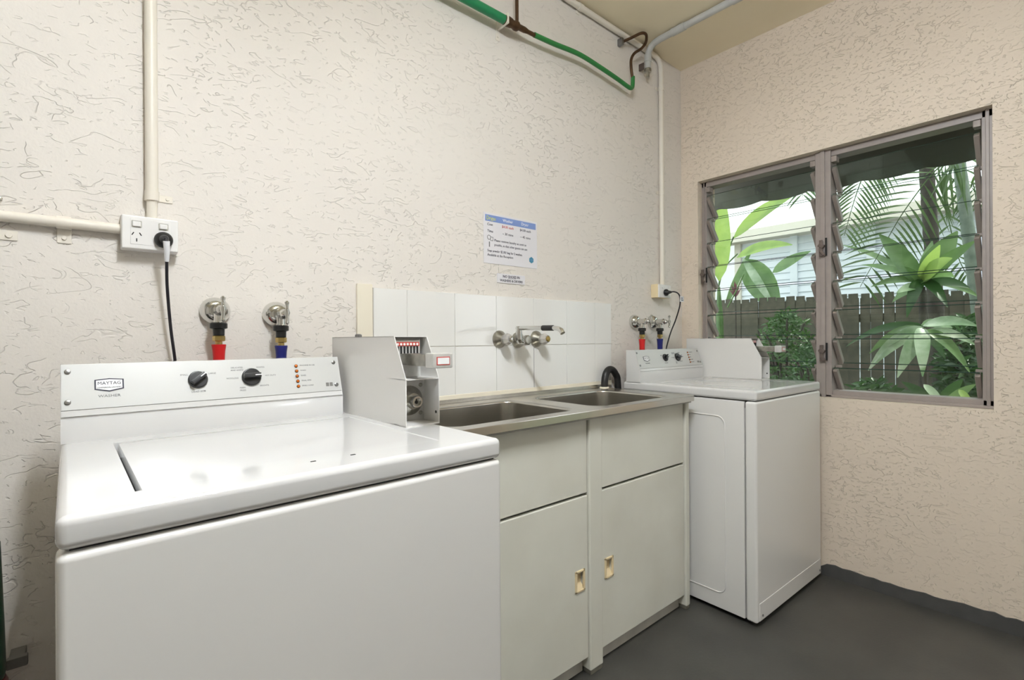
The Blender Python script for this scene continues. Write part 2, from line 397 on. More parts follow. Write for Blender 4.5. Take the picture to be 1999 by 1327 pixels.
# ================================================================== washing machines
WW, WD = .66, .642
LZ0, LZ = .888, .928
def build_washer():
    r = empty('washing_machine')
    MB().box(.004, WW-.004, .05, WD-.01, .02, LZ0-.004, .004).build('cabinet', 'enamel_side', r)
    MB().box(.012, WW-.012, .012, .05, LZ0-.03, LZ0+.001).build('gap_shade', 'dark_gap', r, smooth=False)  # dark strip standing in for the shade in the gap under the top
    fp = MB().box(0, WW, 0, .046, .02, LZ0-.0025, .010, 3).build('front_panel', 'enamel_side', r)
    MB().box(.018, WW-.012, -.0022, .01, .026, .096, .003).build('kick_panel', 'enamel_side', fp)
    for x in (.04, WW-.03):
        MB().lathe([(0, .005), (.003, .004)], (x, -.0022, .045), (0, -1, 0), 10).build('screw', 'seam_grey', fp)
    # pressed rib on the side sheet
    for sx in (0, 1):
        X = .0035 if sx == 0 else WW-.0035
        c = .035; y0, y1, z0, z1 = .13, .62, .085, .815
        path = arc((X, y0+c, z1-c), c, 90, 180, 6, (0, 1, 0), (0, 0, 1)) + arc((X, y0+c, z0+c), c, 180, 270, 6, (0, 1, 0), (0, 0, 1))
        path = [Vector((X, y1, z1))]+path+[Vector((X, y1, z0))]
        MB().tube(path, .0028, 6).build('side_rib', 'enamel_side', r)
    for x in (.05, WW-.05):
        for y in (.06, WD-.07):
            MB().lathe([(0, .022), (.012, .022), (.014, .01), (.025, .01)], (x, y, 0), (0, 0, 1), 12).build('foot', 'black_rubber', r)
    top = MB().box(0, WW, 0, WD, LZ0, LZ, .011, 4).build('top', 'enamel', r)
    dx0, dx1, dy0, dy1 = .077, .556, .066, .485
    cutter = MB().box(dx0, dx1, dy0, dy1, LZ-.035, LZ+.05).build('cutter', 'enamel')
    cut(top, cutter)
    MB().box(dx0+.0005, dx1-.0005, dy0+.0005, dy1-.0005, LZ-.0355, LZ-.030).build('recess_shade', 'dark_gap', top, smooth=False)  # dark plate put in for the shade down the lid slot
    lid = MB()
    n = 14
    # lid skin dips gently in the middle and rolls down at the front
    bmL = bmesh.new(); g = []
    lx0, lx1, ly0, ly1 = dx0+.009, dx1-.0012, dy0+.0012, dy1-.0005
    for i in range(n+1):
        row = []
        for j in range(n+1):
            u, v = i/n, j/n
            e = min(u, 1-u, v, 1-v)
            z = LZ-.0005-.004*math.sin(math.pi*u)*math.sin(math.pi*v)-(.0022 if i == 0 else (.0008 if e == 0 else 0))
            row.append(bmL.verts.new((lx0+(lx1-lx0)*(u if 0 < i < n else (0 if i == 0 else 1)), ly0+(ly1-ly0)*v, z)))
        g.append(row)
    for i in range(n):
        for j in range(n): bmL.faces.new((g[i][j], g[i+1][j], g[i+1][j+1], g[i][j+1]))
    ext = bmesh.ops.extrude_edge_only(bmL, edges=[e for e in bmL.edges if e.is_boundary])
    for v in [q for q in ext['geom'] if isinstance(q, bmesh.types.BMVert)]: v.co.z = LZ-.022
    bmesh.ops.recalc_face_normals(bmL, faces=bmL.faces)
    lid._merge(bmL); ld = lid.build('lid', 'enamel', r, ang=60)
    for x in (.31, .378):
        MB().box(x-.004, x+.004, dy0-.0012, dy0+.003, LZ-.0012, LZ+.0006).build('hinge_stop', 'dark_gap', ld, smooth=False)
    # console
    CW = .562
    H = lambda h: LZ+h
    FY = lambda h: .54+max(0, h-.05)*.34
    prof = [(.54, LZ), (.54, H(.05)), (FY(.153), H(.153)), (.622, H(.153)), (.622, LZ)]
    con = MB().prism(prof, .001, CW, 'x').build('console', 'enamel', r)
    n_ = Vector((0, -1, .34)).normalized()
    a_ = math.atan(.34)
    def strip(h0, h1, t, x0, x1, name, mt, par):
        off = n_*t
        q = MB().prism([(FY(h0), H(h0)), (FY(h1), H(h1)), (FY(h1)+off.y, H(h1)+off.z), (FY(h0)+off.y, H(h0)+off.z)], x0, x1, 'x')
        return q.build(name, mt, par)
    pn = strip(.064, .1525, .0022, .002, CW-.002, 'control_panel', 'panel_silver', r)
    strip(.0515, .0625, .0034, .002, CW-.002, 'trim_strip', 'enamel', r)
    strip(.0628, .0638, .0008, .002, CW-.002, 'panel_seam', 'seam_grey', pn)
    def on(x, h, t=.0023): return Vector((x, FY(h), H(h)))+n_*t
    rotp = (R(90)-a_, 0, 0)
    for x, h in ((.0115, .138), (.0115, .079), (.5475, .138), (.5475, .079)):
        MB().lathe([(0, .0052), (.0022, .005), (.0032, .003)], on(x, h), n_, 12).build('screw', 'screw_metal', pn)
    # badge
    bx, bh = .0755, .109
    def badge(s, t0, t1, name, mt):
        P2 = [(-1, .78), (0, .95), (1, .78), (1, -.62), (0, -1), (-1, -.62)]
        q = bmesh.new(); A = []; Bq = []
        for px, pz in P2:
            d = Vector((0, .34, 1)).normalized()
            b0 = on(bx+px*(.0235-s), bh)+d*(pz*(.0145-s))
            A.append(q.verts.new(b0+n_*t0)); Bq.append(q.verts.new(b0+n_*t1))
        q.faces.new(Bq); q.faces.new(A[::-1])
        for i in range(6): q.faces.new((A[i], A[(i+1) % 6], Bq[(i+1) % 6], Bq[i]))
        bmesh.ops.recalc_face_normals(q, faces=q.faces)
        z = MB(); z._merge(q); return z.build(name, mt, pn, smooth=False)
    badge(0, 0, .001, 'badge_border', 'print_black'); badge(.0024, .0002, .0014, 'badge_plate', 'print_white')
    T_ = lambda nm, s, x, h, sz, mt='print_grey', al='CENTER', sx=1., t=.0024: text(nm, s, sz, on(x, h, t), rotp, mt, pn, al, sx)
    T_('badge_lettering', 'MAYTAG', bx, bh+.003, .0094, 'print_black', sx=1.0, t=.004)
    T_('badge_lettering', 'COMMERCIAL LAUNDRY', bx, bh-.0055, .0036, 'print_black', t=.004)
    T_('panel_lettering', 'WASHER', bx, .087, .0078, 'print_grey', sx=1.15)
    k1, k2, kh = .2315, .3425, .110
    T_('panel_lettering', 'SMALL', k1-.026, kh+.012, .0052); T_('panel_lettering', 'LARGE', k1+.029, kh+.013, .0052)
    T_('panel_lettering', 'LOAD SIZE', k1, kh-.026, .0056)
    T_('panel_lettering', 'DELICATES', k2-.03, kh+.0235, .0052); T_('panel_lettering', 'AND KNITS', k2-.03, kh+.0175, .0052)
    T_('panel_lettering', 'WHITES', k2+.022, kh+.0225, .0052); T_('panel_lettering', 'WOOLENS', k2-.041, kh-.001, .0052)
    T_('panel_lettering', 'HVY DUTY', k2+.0435, kh+.002, .0052); T_('panel_lettering', 'BRIGHTS', k2+.027, kh-.0215, .0052)
    T_('panel_lettering', 'PERM', k2-.021, kh-.024, .0052); T_('panel_lettering', 'PRESS', k2-.021, kh-.030, .0052)
    for i, s in enumerate(('MACHINE IN USE', 'WASH', 'RINSE', 'FINAL SPIN', 'SMALL LOAD')):
        h = .132-.0128*i
        T_('panel_lettering', s, .4585, h+.001, .0050, al='LEFT')
        lp = MB().lathe([(0, .0044), (.0015, .0044), (.002, .0034)], on(.449, h), n_, 12).build('indicator_light', 'amber_bezel', pn)
        MB().lathe([(0, .0032), (.0015, .0026), (.0022, .0012)], on(.449, h, .0042), n_, 10).build('lens', 'amber', pn)
    q = MB()
    for sx in (-1, 1):
        c = on(.529+sx*.005, .081, .0023); q.box(c.x-.004, c.x+.004, c.y-.0002, c.y+.0002, c.z-.005, c.z+.005, rot=Matrix.Rotation(-a_, 4, 'X'))
    q.build('manual_symbol', 'seam_grey', pn, smooth=False)
    for x, rr, ang in ((k1, .0195, 40), (k2, .0215, 2)):
        kb = MB().lathe([(0, rr), (.004, rr), (.0065, rr*.93), (.007, rr*.86)], on(x, kh), n_, 28).build('knob', 'knob_black', r)
        d = Vector((0, .34, 1)).normalized()
        ax = (Vector((1, 0, 0))*math.cos(R(ang))+d*math.sin(R(ang))).normalized(); sd_ = n_.cross(ax).normalized()
        M4 = Matrix((ax, sd_, n_)).transposed().to_4x4()
        c = on(x, kh, .013)
        MB().box(c.x-rr*.86, c.x+rr*.86, c.y-.0055, c.y+.0055, c.z-.008, c.z+.008, .0015, rot=M4).build('grip', 'knob_black', kb)
        c = on(x, kh, .0212)+ax*rr*.55
        MB().box(c.x-rr*.34, c.x+rr*.34, c.y-.0011, c.y+.0011, c.z-.0004, c.z+.0004, rot=M4).build('pointer', 'print_white', kb, smooth=False)
        c = on(x, kh, .0075)-sd_*(.0085)
        MB().box(c.x-rr*.8, c.x+rr*.8, c.y-.0005, c.y+.0005, c.z-.0005, c.z+.0005, rot=M4).build('edge_line', 'print_grey', kb, smooth=False)
    # coin box: folded sheet, open at the front
    X0, X1 = .578, .668; F0 = .235; TY = .288; BH, TH = .108, .207; BK = .648
    side = [(F0, LZ), (F0, H(BH)), (TY, H(TH)), (BK, H(TH)), (BK, LZ)]
    cb = MB().prism(side, X0, X0+.002, 'x').prism(side, X1-.002, X1, 'x')
    cb.prism([(TY, H(TH)), (BK, H(TH)), (BK, H(TH)-.002), (TY, H(TH)-.002)], X0, X1, 'x')
    cb.prism([(BK-.002, LZ), (BK, LZ), (BK, H(TH)), (BK-.002, H(TH))], X0, X1, 'x')
    cb.prism([(F0-.0005, H(BH)-.002), (F0+.085, H(BH)-.002), (F0+.085, H(BH)), (F0-.0005, H(BH))], X0, X1, 'x')
    cb.prism([(F0, LZ), (F0+.075, LZ), (F0+.075, LZ+.003), (F0, LZ+.003)], X0, X1, 'x')
    box = cb.build('coin_box', 'enamel_side', r, ang=30)
    MB().prism([(F0+.064, LZ+.003), (F0+.064, H(BH)-.002), (F0+.068, H(BH)-.002), (F0+.068, LZ+.003)], X0+.002, X1-.002, 'x').build('lock_plate', 'plate_zinc', box)
    lc = Vector((X0+.046, F0+.064, LZ+.052))
    MB().lathe([(0, .036), (.004, .035), (.014, .026), (.020, .019)], lc, (0, -1, 0), 28).build('lock_bezel', 'chrome_dull', box)
    MB().lathe([(.018, .0145), (.036, .0145), (.039, .013), (.039, .0095), (.032, .0095)], lc, (0, -1, 0), 24).build('lock_cylinder', 'chrome', box)
    MB().lathe([(.030, .0095), (.0325, .0095)], lc, (0, -1, 0), 20).build('lock_face', 'chrome_dull', box)
    kq = MB().lathe([(.0325, .0042), (.0332, .0042)], lc+Vector((0, 0, -.001)), (0, -1, 0), 12); kq.box(lc.x-.0012, lc.x+.0012, lc.y-.0332, lc.y-.0325, lc.z, lc.z+.007)
    kq.build('keyhole', 'dark_gap', box)
    for dz_ in (.02, .088):
        MB().lathe([(0, .005), (.002, .005), (.004, .003)], (X1-.013, F0+.064, LZ+dz_), (0, -1, 0), 14).build('rivet', 'chrome_dull', box)
    MB().lathe([(0, .0035), (.0008, .0035)], (X1-.002, F0+.012, LZ+.026), (-1, 0, 0), 12).build('side_hole', 'dark_gap', box)
    # slide chute
    sl = lambda h: F0+(h-BH)*.535
    MB().prism([(sl(BH)+.082, H(BH)), (sl(TH)+.03, H(TH)-.003), (sl(TH)+.033, H(TH)-.003), (sl(BH)+.085, H(BH))], X0+.002, X1-.002, 'x').build('chute_plate', 'plate_zinc', box)
    slot = MB(); red = MB(); wh = MB()
    for i in range(7):
        x = X0+.013+i*.0088
        wh.lathe([(0, .0030), (.0006, .0030)], (x, F0+.0605-.002, H(.188)), (0, -1, 0), 12)
        slot.box(x-.0016, x+.0016, F0+.0565, F0+.059, H(.165), H(.183))
    red.box(X0+.006, X0+.072, F0+.059, F0+.0605, H(.1835), H(.193))
    pl = MB().box(X0+.004, X0+.075, F0+.0605, F0+.066, H(.135), H(.198), .001).build('coin_guide', 'plate_zinc', box)
    red.build('coin_marker', 'paper_red', box, smooth=False); wh.build('coin_dots', 'print_white', box); slot.build('coin_slots', 'dark_gap', box, smooth=False)
    xs = X0+.042
    MB().box(xs-.022, xs+.022, F0-.055, F0+.07, H(.139), H(.166), .002).build('coin_slide', 'chrome_dull', box)
    MB().box(xs-.026, xs+.026, F0-.088, F0-.055, H(.136), H(.169), .003).build('slide_handle', 'plate_zinc', box)
    MB().box(xs-.017, xs+.017, F0-.0888, F0-.0875, H(.143), H(.161)).build('slide_plate', 'paper_red', box, smooth=False)
    MB().box(xs-.015, xs+.015, F0-.0895, F0-.0887, H(.145), H(.159)).build('slide_label', 'print_white', box, smooth=False)
    MB().lathe([(0, .009), (.006, .009), (.008, .005)], (X0+.02, .52, H(TH)), (0, 0, 1), 14).build('top_bolt', 'screw_metal', box)
    return r
W1 = build_washer(); W2 = copy_tree(W1)
W1.location = (-.0296, .7517, .010); W1.rotation_euler = (0, 0, R(1.35))
W2.location = (1.967, .836, 0); W2.rotation_euler = (0, 0, R(-1.4))
tag(W1, 'large white top-loading coin washer in the left foreground', 'washing machine', 'coin washers')
tag(W2, 'white top-loading coin washer in the corner under the window', 'washing machine', 'coin washers')
for rt_ in (W1,):
    for c in kids(rt_):
        if c.name.startswith('foot'): c.location.z = -.010; c.scale.z = 1.4

# ================================================================== sink cabinet
SX0, SX1 = .668, 1.905
cab = empty('sink_cabinet', (0, 0, 0)); tag(cab, 'painted white double-door cabinet under the steel sinks', 'cabinet')
CY = 1.10
MB().box(SX0+.012, 1.90, YB-.03, YB-.016, .02, .6).box(SX0+.012, 1.90, CY+.042, YB-.03, .085, .1).box(SX0-.002, SX0+.010, CY+.04, YB-.03, .02, .868).build('carcass', 'cabinet_paint', cab, smooth=False)
P0, P1 = 1.277, 1.345
for a, b, lab in ((SX0+.012, P0-.002, 'L'), (P1+.002, 1.885, 'R')):
    MB().box(a, b, CY, CY+.018, .618, .872, .002).build('upper_panel', 'cabinet_paint', cab)
    dr = MB().box(a, b, CY-.002, CY+.018, .062, .609, .003).build('door', 'cabinet_paint', cab)
    hx = 1.2335 if lab == 'L' else 1.386
    hw, z0, z1 = .0235, .297, .369
    cut(dr, MB().box(hx-hw+.005, hx+hw-.005, CY-.01, CY+.013, z0+.005, z1-.005).build('cutter', 'cabinet_paint'))
    q = MB().box(hx-hw, hx+hw, CY-.006, CY, z1-.007, z1, .0015).box(hx-hw, hx+hw, CY-.006, CY, z0, z0+.007, .0015)
    q.box(hx-hw, hx-hw+.008, CY-.006, CY, z0, z1, .0015).box(hx+hw-.008, hx+hw, CY-.006, CY, z0, z1, .0015)
    hd = q.build('handle', 'handle_cream', dr)
    MB().box(hx-hw+.0055, hx+hw-.0055, CY+.010, CY+.0128, z0+.0055, z1-.0055).prism([(CY+.010, z0+.006), (CY+.010, z0+.026), (CY-.004, z0+.008), (CY-.004, z0+.006)], hx-hw+.0055, hx+hw-.0055, 'x').build('finger_well', 'handle_cream', dr, smooth=False)
for a, b in ((P0, P1), (1.888, 1.918), (SX0-.002, SX0+.010)):
    po = MB().box(a, b, CY-.010, CY+.04, .015, .876, .006, 3).build('post', 'cabinet_paint', cab)
    MB().box(a+.002, b-.002, CY-.0085, CY+.035, 0, .018, .004).build('post_foot', 'cabinet_dirt', po)
for a, b in ((SX0+.012, P0-.002), (P1+.002, 1.886)):
    MB().box(a, b, CY+.024, CY+.04, .004, .084, .002).build('kickboard', 'kick_paint', cab)
MB().box(1.902, 1.914, CY+.04, YB-.012, .02, .868).build('end_panel', 'cabinet_paint', cab, smooth=False)

# ------------------------------------------------------------------ double sink bench
snk = empty('double_sink', (0, 0, 0)); tag(snk, 'stainless steel bench top with two square laundry sinks', 'sink')
SY0, SY1, SZ = 1.062, 1.546, .900
def rrect(x0, x1, y0, y1, r, n=8):
    out = []
    for cx, cy, a in ((x1-r, y1-r, 0), (x0+r, y1-r, 90), (x0+r, y0+r, 180), (x1-r, y0+r, 270)):
        out += [(cx+r*math.cos(R(a+90*i/n)), cy+r*math.sin(R(a+90*i/n))) for i in range(n+1)]
    return out
def outline(x0, x1, y0, y1, inner):
    cx, cy = (x0+x1)/2, (y0+y1)/2; n = len(inner)//4; out = []
    for q, (ex, ey) in enumerate(((x1, y1), (x0, y1), (x0, y0), (x1, y0))):
        for i in range(n):
            t = i/(n-1)
            ip = inner[q*n+i]
            k = (n-1)/2
            if q in (0, 2): p = (ex, ip[1]) if i < k else ((ex, ey) if i == k else (ip[0], ey))
            else: p = (ip[0], ey) if i < k else ((ex, ey) if i == k else (ex, ip[1]))
            out.append(p)
    return out
def ring_faces(t, A, Bv):
    n = len(A)
    for i in range(n):
        try: t.faces.new((A[i], A[(i+1) % n], Bv[(i+1) % n], Bv[i]))
        except ValueError: pass
XM = 1.297
basins = [(SX0, XM, .74, 1.238), (XM, SX1, 1.356, 1.802)]
t = bmesh.new(); bas = []
for (x0, x1, b0, b1) in basins:
    y0, y1 = 1.118, 1.462
    inner = rrect(b0-.012, b1+.012, y0-.010, y1+.010, .058)
    outer = outline(x0, x1, SY0, SY1, inner)
    A = [t.verts.new((*p, SZ)) for p in outer]; Bv = [t.verts.new((*p, SZ)) for p in inner]
    C_ = [t.verts.new((*p, SZ-.003)) for p in rrect(b0-.004, b1+.004, y0-.003, y1+.003, .052)]
    ring_faces(t, A, Bv); ring_faces(t, Bv, C_); bas.append((b0, b1, y0, y1))
bmesh.ops.remove_doubles(t, verts=t.verts, dist=1e-5); bmesh.ops.recalc_face_normals(t, faces=t.faces)
for f in t.faces:
    if f.normal.z < 0: f.normal_flip()
q = MB(); q._merge(t); q.build('bench_top', 'steel', snk)
for (b0, b1, y0, y1) in bas:
    t = bmesh.new(); prev = None
    for (g, z, rr) in ((-.004, SZ-.003, .052), (0, SZ-.008, .05), (.004, SZ-.17, .05), (.012, SZ-.195, .05), (.03, SZ-.21, .045), (.10, SZ-.212, .03)):
        ringv = [t.verts.new((*p, z)) for p in rrect(b0+g, b1-g, y0+g, y1-g, rr)]
        if prev: ring_faces(t, prev, ringv)
        prev = ringv
    t.faces.new(prev)
    for f in t.faces:
        c = f.calc_center_median(); f.normal_update()
        if f.normal.dot(Vector(((b0+b1)/2, (y0+y1)/2, SZ))-c) < 0: f.normal_flip()
    q = MB(); q._merge(t); bo = q.build('basin', 'steel', snk, ang=60)
    MB().lathe([(0, .03), (.003, .028), (.003, .018), (.001, .016)], ((b0+b1)/2, (y0+y1)/2, SZ-.212), (0, 0, 1), 20).build('drain', 'chrome', bo)
lip = MB().box(SX0, SX1, SY0-.003, SY0+.006, SZ-.024, SZ+.0008, .0025).box(SX1-.006, SX1+.003, SY0, SY1, SZ-.024, SZ+.0008, .0025)
lip.build('front_lip', 'steel_lip', snk)
MB().box(SX0, SX1, SY1-.006, SY1+.002, SZ, SZ+.014, .001).build('back_upstand', 'steel', snk)
MB().box(SX0+.02, SX1-.01, SY0+.006, SY0+.016, SZ-.03, SZ-.004).build('rail', 'kick_paint', snk, smooth=False)

# ================================================================== tiled splashback
sp = empty('tiled_splashback', (0, YB, .9)); tag(sp, 'splashback of white square tiles above the sinks', 'splashback')
def sp_part(mb, name, mt, **k):
    o = mb.build(name, mt, sp, **k); o.matrix_parent_inverse = Matrix.Translation(sp.location).inverted(); return o
TX = [.722, .847, 1.047, 1.247, 1.4535, 1.660, 1.860, 1.984]; TZ = [.928, 1.1115, 1.312]
sp_part(MB().box(.722, 1.984, YB-.010, YB-.0005, .915, 1.312), 'grout_bed', 'grout', smooth=False)
for j in range(2):
    for i in range(len(TX)-1):
        sp_part(MB().box(TX[i]+.0010, TX[i+1]-.0010, YB-.0125-random.uniform(0, .0006), YB-.004, TZ[j]+.0010, TZ[j+1]-.0010, .0012, 2), 'tile', 'tile_glaze')
sp_part(MB().box(.666, .720, YB-.013, YB-.0005, .905, 1.322, .003), 'side_trim', 'cream_trim')
sp_part(MB().box(.722, 1.984, YB-.016, YB-.006, .906, .930, .004), 'sealing_strip', 'cream_trim')
# crack line below the right handle
sp_part(MB().box(1.4528, 1.4542, YB-.0133, YB-.0125, .93, 1.10), 'dark_joint', 'print_grey', smooth=False)

# ------------------------------------------------------------------ sink tap set
tp = empty('wall_tap', (1.359, YB, 1.137)); tag(tp, 'chrome wall tap with swivel spout and two clear knobs above the sinks', 'tap')
def tp_part(mb, name, mt, par=None, **k):
    o = mb.build(name, mt, par or tp, **k); o.matrix_parent_inverse = Matrix.Translation(tp.location).inverted(); return o
YT = YB-.0125
for x in (1.262, 1.466):
    tp_part(MB().lathe([(0, .036), (.004, .036), (.012, .031), (.024, .021), (.03, .018), (.034, .014)], (x, YT, 1.137), (0, -1, 0), 28), 'flange', 'chrome_dull')
    t = MB(); prof = [(.032, .012), (.036, .02), (.05, .024), (.062, .0215), (.072, .016)]
    t.lathe(prof, (x, YT, 1.137), (0, -1, 0), 8)
    tp_part(t, 'knob', 'acrylic', smooth=False)
    tp_part(MB().lathe([(.072, .011), (.076, .012), (.08, .006)], (x, YT, 1.137), (0, -1, 0), 16), 'knob_cap', 'brass' if x > 1.4 else 'chrome')
tp_part(MB().lathe([(0, .033), (.004, .034), (.014, .03), (.026, .02), (.034, .017), (.05, .017), (.054, .02), (.066, .02), (.07, .012)], (1.359, YT, 1.133), (0, -1, 0), 28), 'spout_body', 'chrome_dull')
ys_ = 1.467
tp_part(MB().tube([(1.337, YT-.055, 1.128), (1.318, ys_+.004, 1.128), (1.300, ys_, 1.131), (1.2965, ys_, 1.14), (1.2965, ys_, 1.176), (1.2965, ys_, 1.187)], [.013, .013, .0145, .0145, .012, .012], 16), 'spout_elbow', 'chrome')
tp_part(MB().tube([(1.2965, ys_+.01, 1.181), (1.2965, 1.36, 1.179), (1.2965, 1.272, 1.177), (1.297, 1.25, 1.174), (1.297, 1.236, 1.167), (1.297, 1.229, 1.157)], [.0085]*3+[.009, .0095, .0095], 16), 'spout_arm', 'chrome')
tp_part(MB().tube([(1.2965, 1.331, 1.178), (1.2965, 1.276, 1.177)], .0105, 16), 'spout_sleeve', 'black_rubber')

# ================================================================== washer taps and hoses
def washer_tap(x, z, label):
    r = empty('washer_tap', (x, YB, z)); tag(r, label, 'tap', 'washer taps on the back wall')
    MB().lathe([(0, .036), (.004, .037), (.012, .0365), (.022, .033), (.032, .025), (.038, .0145)], (0, 0, 0), (0, -1, 0), 32).build('flange', 'chrome', r)
    MB().lathe([(.028, .0135), (.036, .0145), (.066, .0145), (.07, .0165), (.078, .0165), (.082, .012), (.094, .0105), (.098, .007)], (0, 0, 0), (0, -1, 0), 24).build('body', 'chrome', r)
    MB().lathe([(0, .0115), (.03, .0115), (.033, .013), (.04, .013)], (0, -.055, 0), (0, 0, -1), 20).build('outlet', 'chrome', r)
    MB().lathe([(.096, .0042), (.112, .0042)], (0, 0, 0), (0, -1, 0), 12).build('spindle', 'chrome', r)
    h = MB().tube([(0, -.112, -.026), (0, -.112, -.012), (0, -.112, 0), (0, -.112, .012), (0, -.112, .026)], [.0052, .0042, .0085, .0042, .0052], 12)
    h.lathe([(-.005, .0025), (-.003, .0055), (.002, .0062), (.006, .003)], (0, -.112, .027), (0, 0, 1), 12).lathe([(-.005, .0025), (-.003, .0055), (.002, .0062), (.006, .003)], (0, -.112, -.027), (0, 0, -1), 12)
    h.build('handle', 'chrome', r); return r
def washer_hose(x, z, y, mt, label, zend):
    r = empty('water_hose', (x, y, zend)); tag(r, label, 'hose', 'washer inlet hoses')
    def pz(prof, nm, m_, seg=20): MB().lathe([(a-zend, b) for a, b in prof], (0, 0, 0), (0, 0, 1), seg).build(nm, m_, r)
    pz([(z-.017, .016), (z-.015, .0205), (z-.003, .0205), (z, .017)], 'nut', 'black_rubber', 12)
    pz([(z-.034, .0135), (z-.017, .014)], 'collar', 'black_rubber')
    pz([(z-.050, .0125), (z-.048, .0148), (z-.036, .0148), (z-.034, .012)], 'coupling', 'brass', 6)
    pz([(z-.058, .0085), (z-.050, .0085)], 'neck', 'brass')
    pz([(zend, .0135), (z-.095, .0138), (z-.075, .015), (z-.060, .0172), (z-.058, .0165)], 'sleeve', mt)
    return r
for x, z, m_, nm, ze, wh in ((.264, 1.219, 'red_rubber', 'red', .96, 'large front washer'), (.420, 1.214, 'blue_rubber', 'blue', .96, 'large front washer'),
                         (2.185, 1.225, 'red_rubber', 'red', .95, 'corner washer'), (2.350, 1.226, 'blue_rubber', 'blue', .95, 'corner washer')):
    washer_tap(x, z, 'chrome washer tap above the %s hose of the %s' % (nm, wh))
    washer_hose(x, z-.0335, YB-.055, m_, '%s inlet hose hanging behind the %s' % (nm, wh), ze)

# black drain hose hooked into the right sink
dh = empty('drain_hose', (1.900, 1.508, .9)); tag(dh, 'black rubber drain hose bent over into the right sink', 'hose')
pth = [(-.022, 0, .0005), (-.021, 0, .018), (-.016, .001, .046), (-.002, .003, .072), (.022, .005, .087), (.05, .006, .083), (.074, .007, .062), (.09, .007, .03), (.098, .007, -.1)]
MB().tube(smooth_path(pth, 6), .0165, 18).build('hose', 'black_rubber', dh)
MB().lathe([(0, .0225), (.004, .0215), (.006, .017)], (-.022, 0, .0004), (0, 0, 1), 20).build('hose_seal', 'cream_trim', dh)

# ================================================================== power points and cords
def power_point(name, loc, w, h, d, mt, plate_mt, label, double=True):
    r = empty(name, loc); tag(r, label, 'power outlet')
    MB().box(-w/2, w/2, -d, 0, -h/2, h/2, .004, 3).build('mounting_box', mt, r)
    pt = MB().box(-w/2+.001, w/2-.001, -d-.009, -d+.001, -h/2+.001, h/2-.001, .0035, 3).build('face_plate', plate_mt, r)
    if double:
        MB().box(-w/2+.018, w/2-.018, -d-.0098, -d-.0085, -h/2+.012, h/2-.008, .0008, 1).build('face_inlay', plate_mt, pt)
        for x in (-.028, .026):
            MB().box(x-.0085, x+.0085, -d-.0135, -d-.009, .0135, .0265, .0022, 3).build('switch', plate_mt, pt)
            MB().box(x-.0105, x+.0105, -d-.0102, -d-.009, .0115, .0285, .0015, 2).build('switch_frame', 'kick_paint', pt)
        for sx, sz, a in ((-.0075, -.004, 30), (.0075, -.004, -30), (0, -.019, 0)):
            MB().box(-.028+sx-.0011, -.028+sx+.0011, -d-.0103, -d-.0095, sz-.004, sz+.004, rot=Matrix.Rotation(R(a), 4, 'Y')).build('socket_slot', 'dark_gap', pt, smooth=False)
    return r
power_point('power_outlet', (.120, YB, 1.405), .117, .084, .030, 'socket_white', 'socket_white', 'white double power outlet on wall conduit above the large washer')
pp2 = power_point('power_outlet', (2.408, YB, 1.396), .118, .074, .044, 'socket_cream', 'socket_white', 'cream boxed power outlet beside the window corner', False)
for x in (-.026, .026): MB().box(x-.006, x+.006, -.057, -.053, .014, .026, .002).build('switch', 'socket_white', pp2)

def power_cord(loc, rr, path, tagpts, label):
    r = empty('mains_lead', loc); tag(r, label, 'mains lead')
    MB().lathe([(0, rr), (.004, rr*1.03), (.010, rr), (.014, rr*.82), (.018, rr*.55), (.030, rr*.42), (.036, rr*.3)], (0, 0, 0), (0, -1, 0), 28).build('plug', 'black_rubber', r)
    MB().tube(smooth_path(path, 10), .0036, 10).build('cable', 'black_cable', r)
    return r
pc = power_cord((.146, YB-.0395, 1.392), .0195, [(0, -.028, 0), (.001, -.038, -.004), (.003, -.04, -.02), (.004, -.026, -.06), (.006, -.012, -.12), (.014, .002, -.22), (.024, .01, -.31), (.03, .012, -.42)],
                None, 'black mains lead hanging from the double outlet to the large washer')
tg = MB().tube([(.002, -.0405, -.008), (.0035, -.036, -.03), (.004, -.026, -.056)], [.0075, .0068, .005], 10).build('test_tag', 'tag_white', pc)
for i in range(4): MB().box(-.001, .006, -.0435+i*.0022, -.043+i*.0022, -.0165-i*.008, -.0155-i*.008).build('tag_print', 'print_black', tg, smooth=False)
pc2 = power_cord((2.408, YB-.0535, 1.388), .018, [(0, -.03, 0), (.004, -.05, .001), (.012, -.068, -.008), (.022, -.074, -.028), (.028, -.07, -.075), (.028, -.045, -.15), (.018, -.02, -.22), (.004, .0, -.31), (-.004, .018, -.42)],
                 None, 'black mains lead with white tag hanging by the window corner')
tg = MB().box(.018, .056, -.0775, -.0765, -.054, -.024, .0004, 1).build('test_tag', 'tag_white', pc2)
tg.rotation_euler = (0, 0, 0)
for i, (wx, zz) in enumerate(((.02, -.034), (.026, -.044))): MB().box(.03, .03+wx*.8, -.0782, -.0776, zz-.002, zz+.002).build('tag_print', 'print_black', tg, smooth=False)

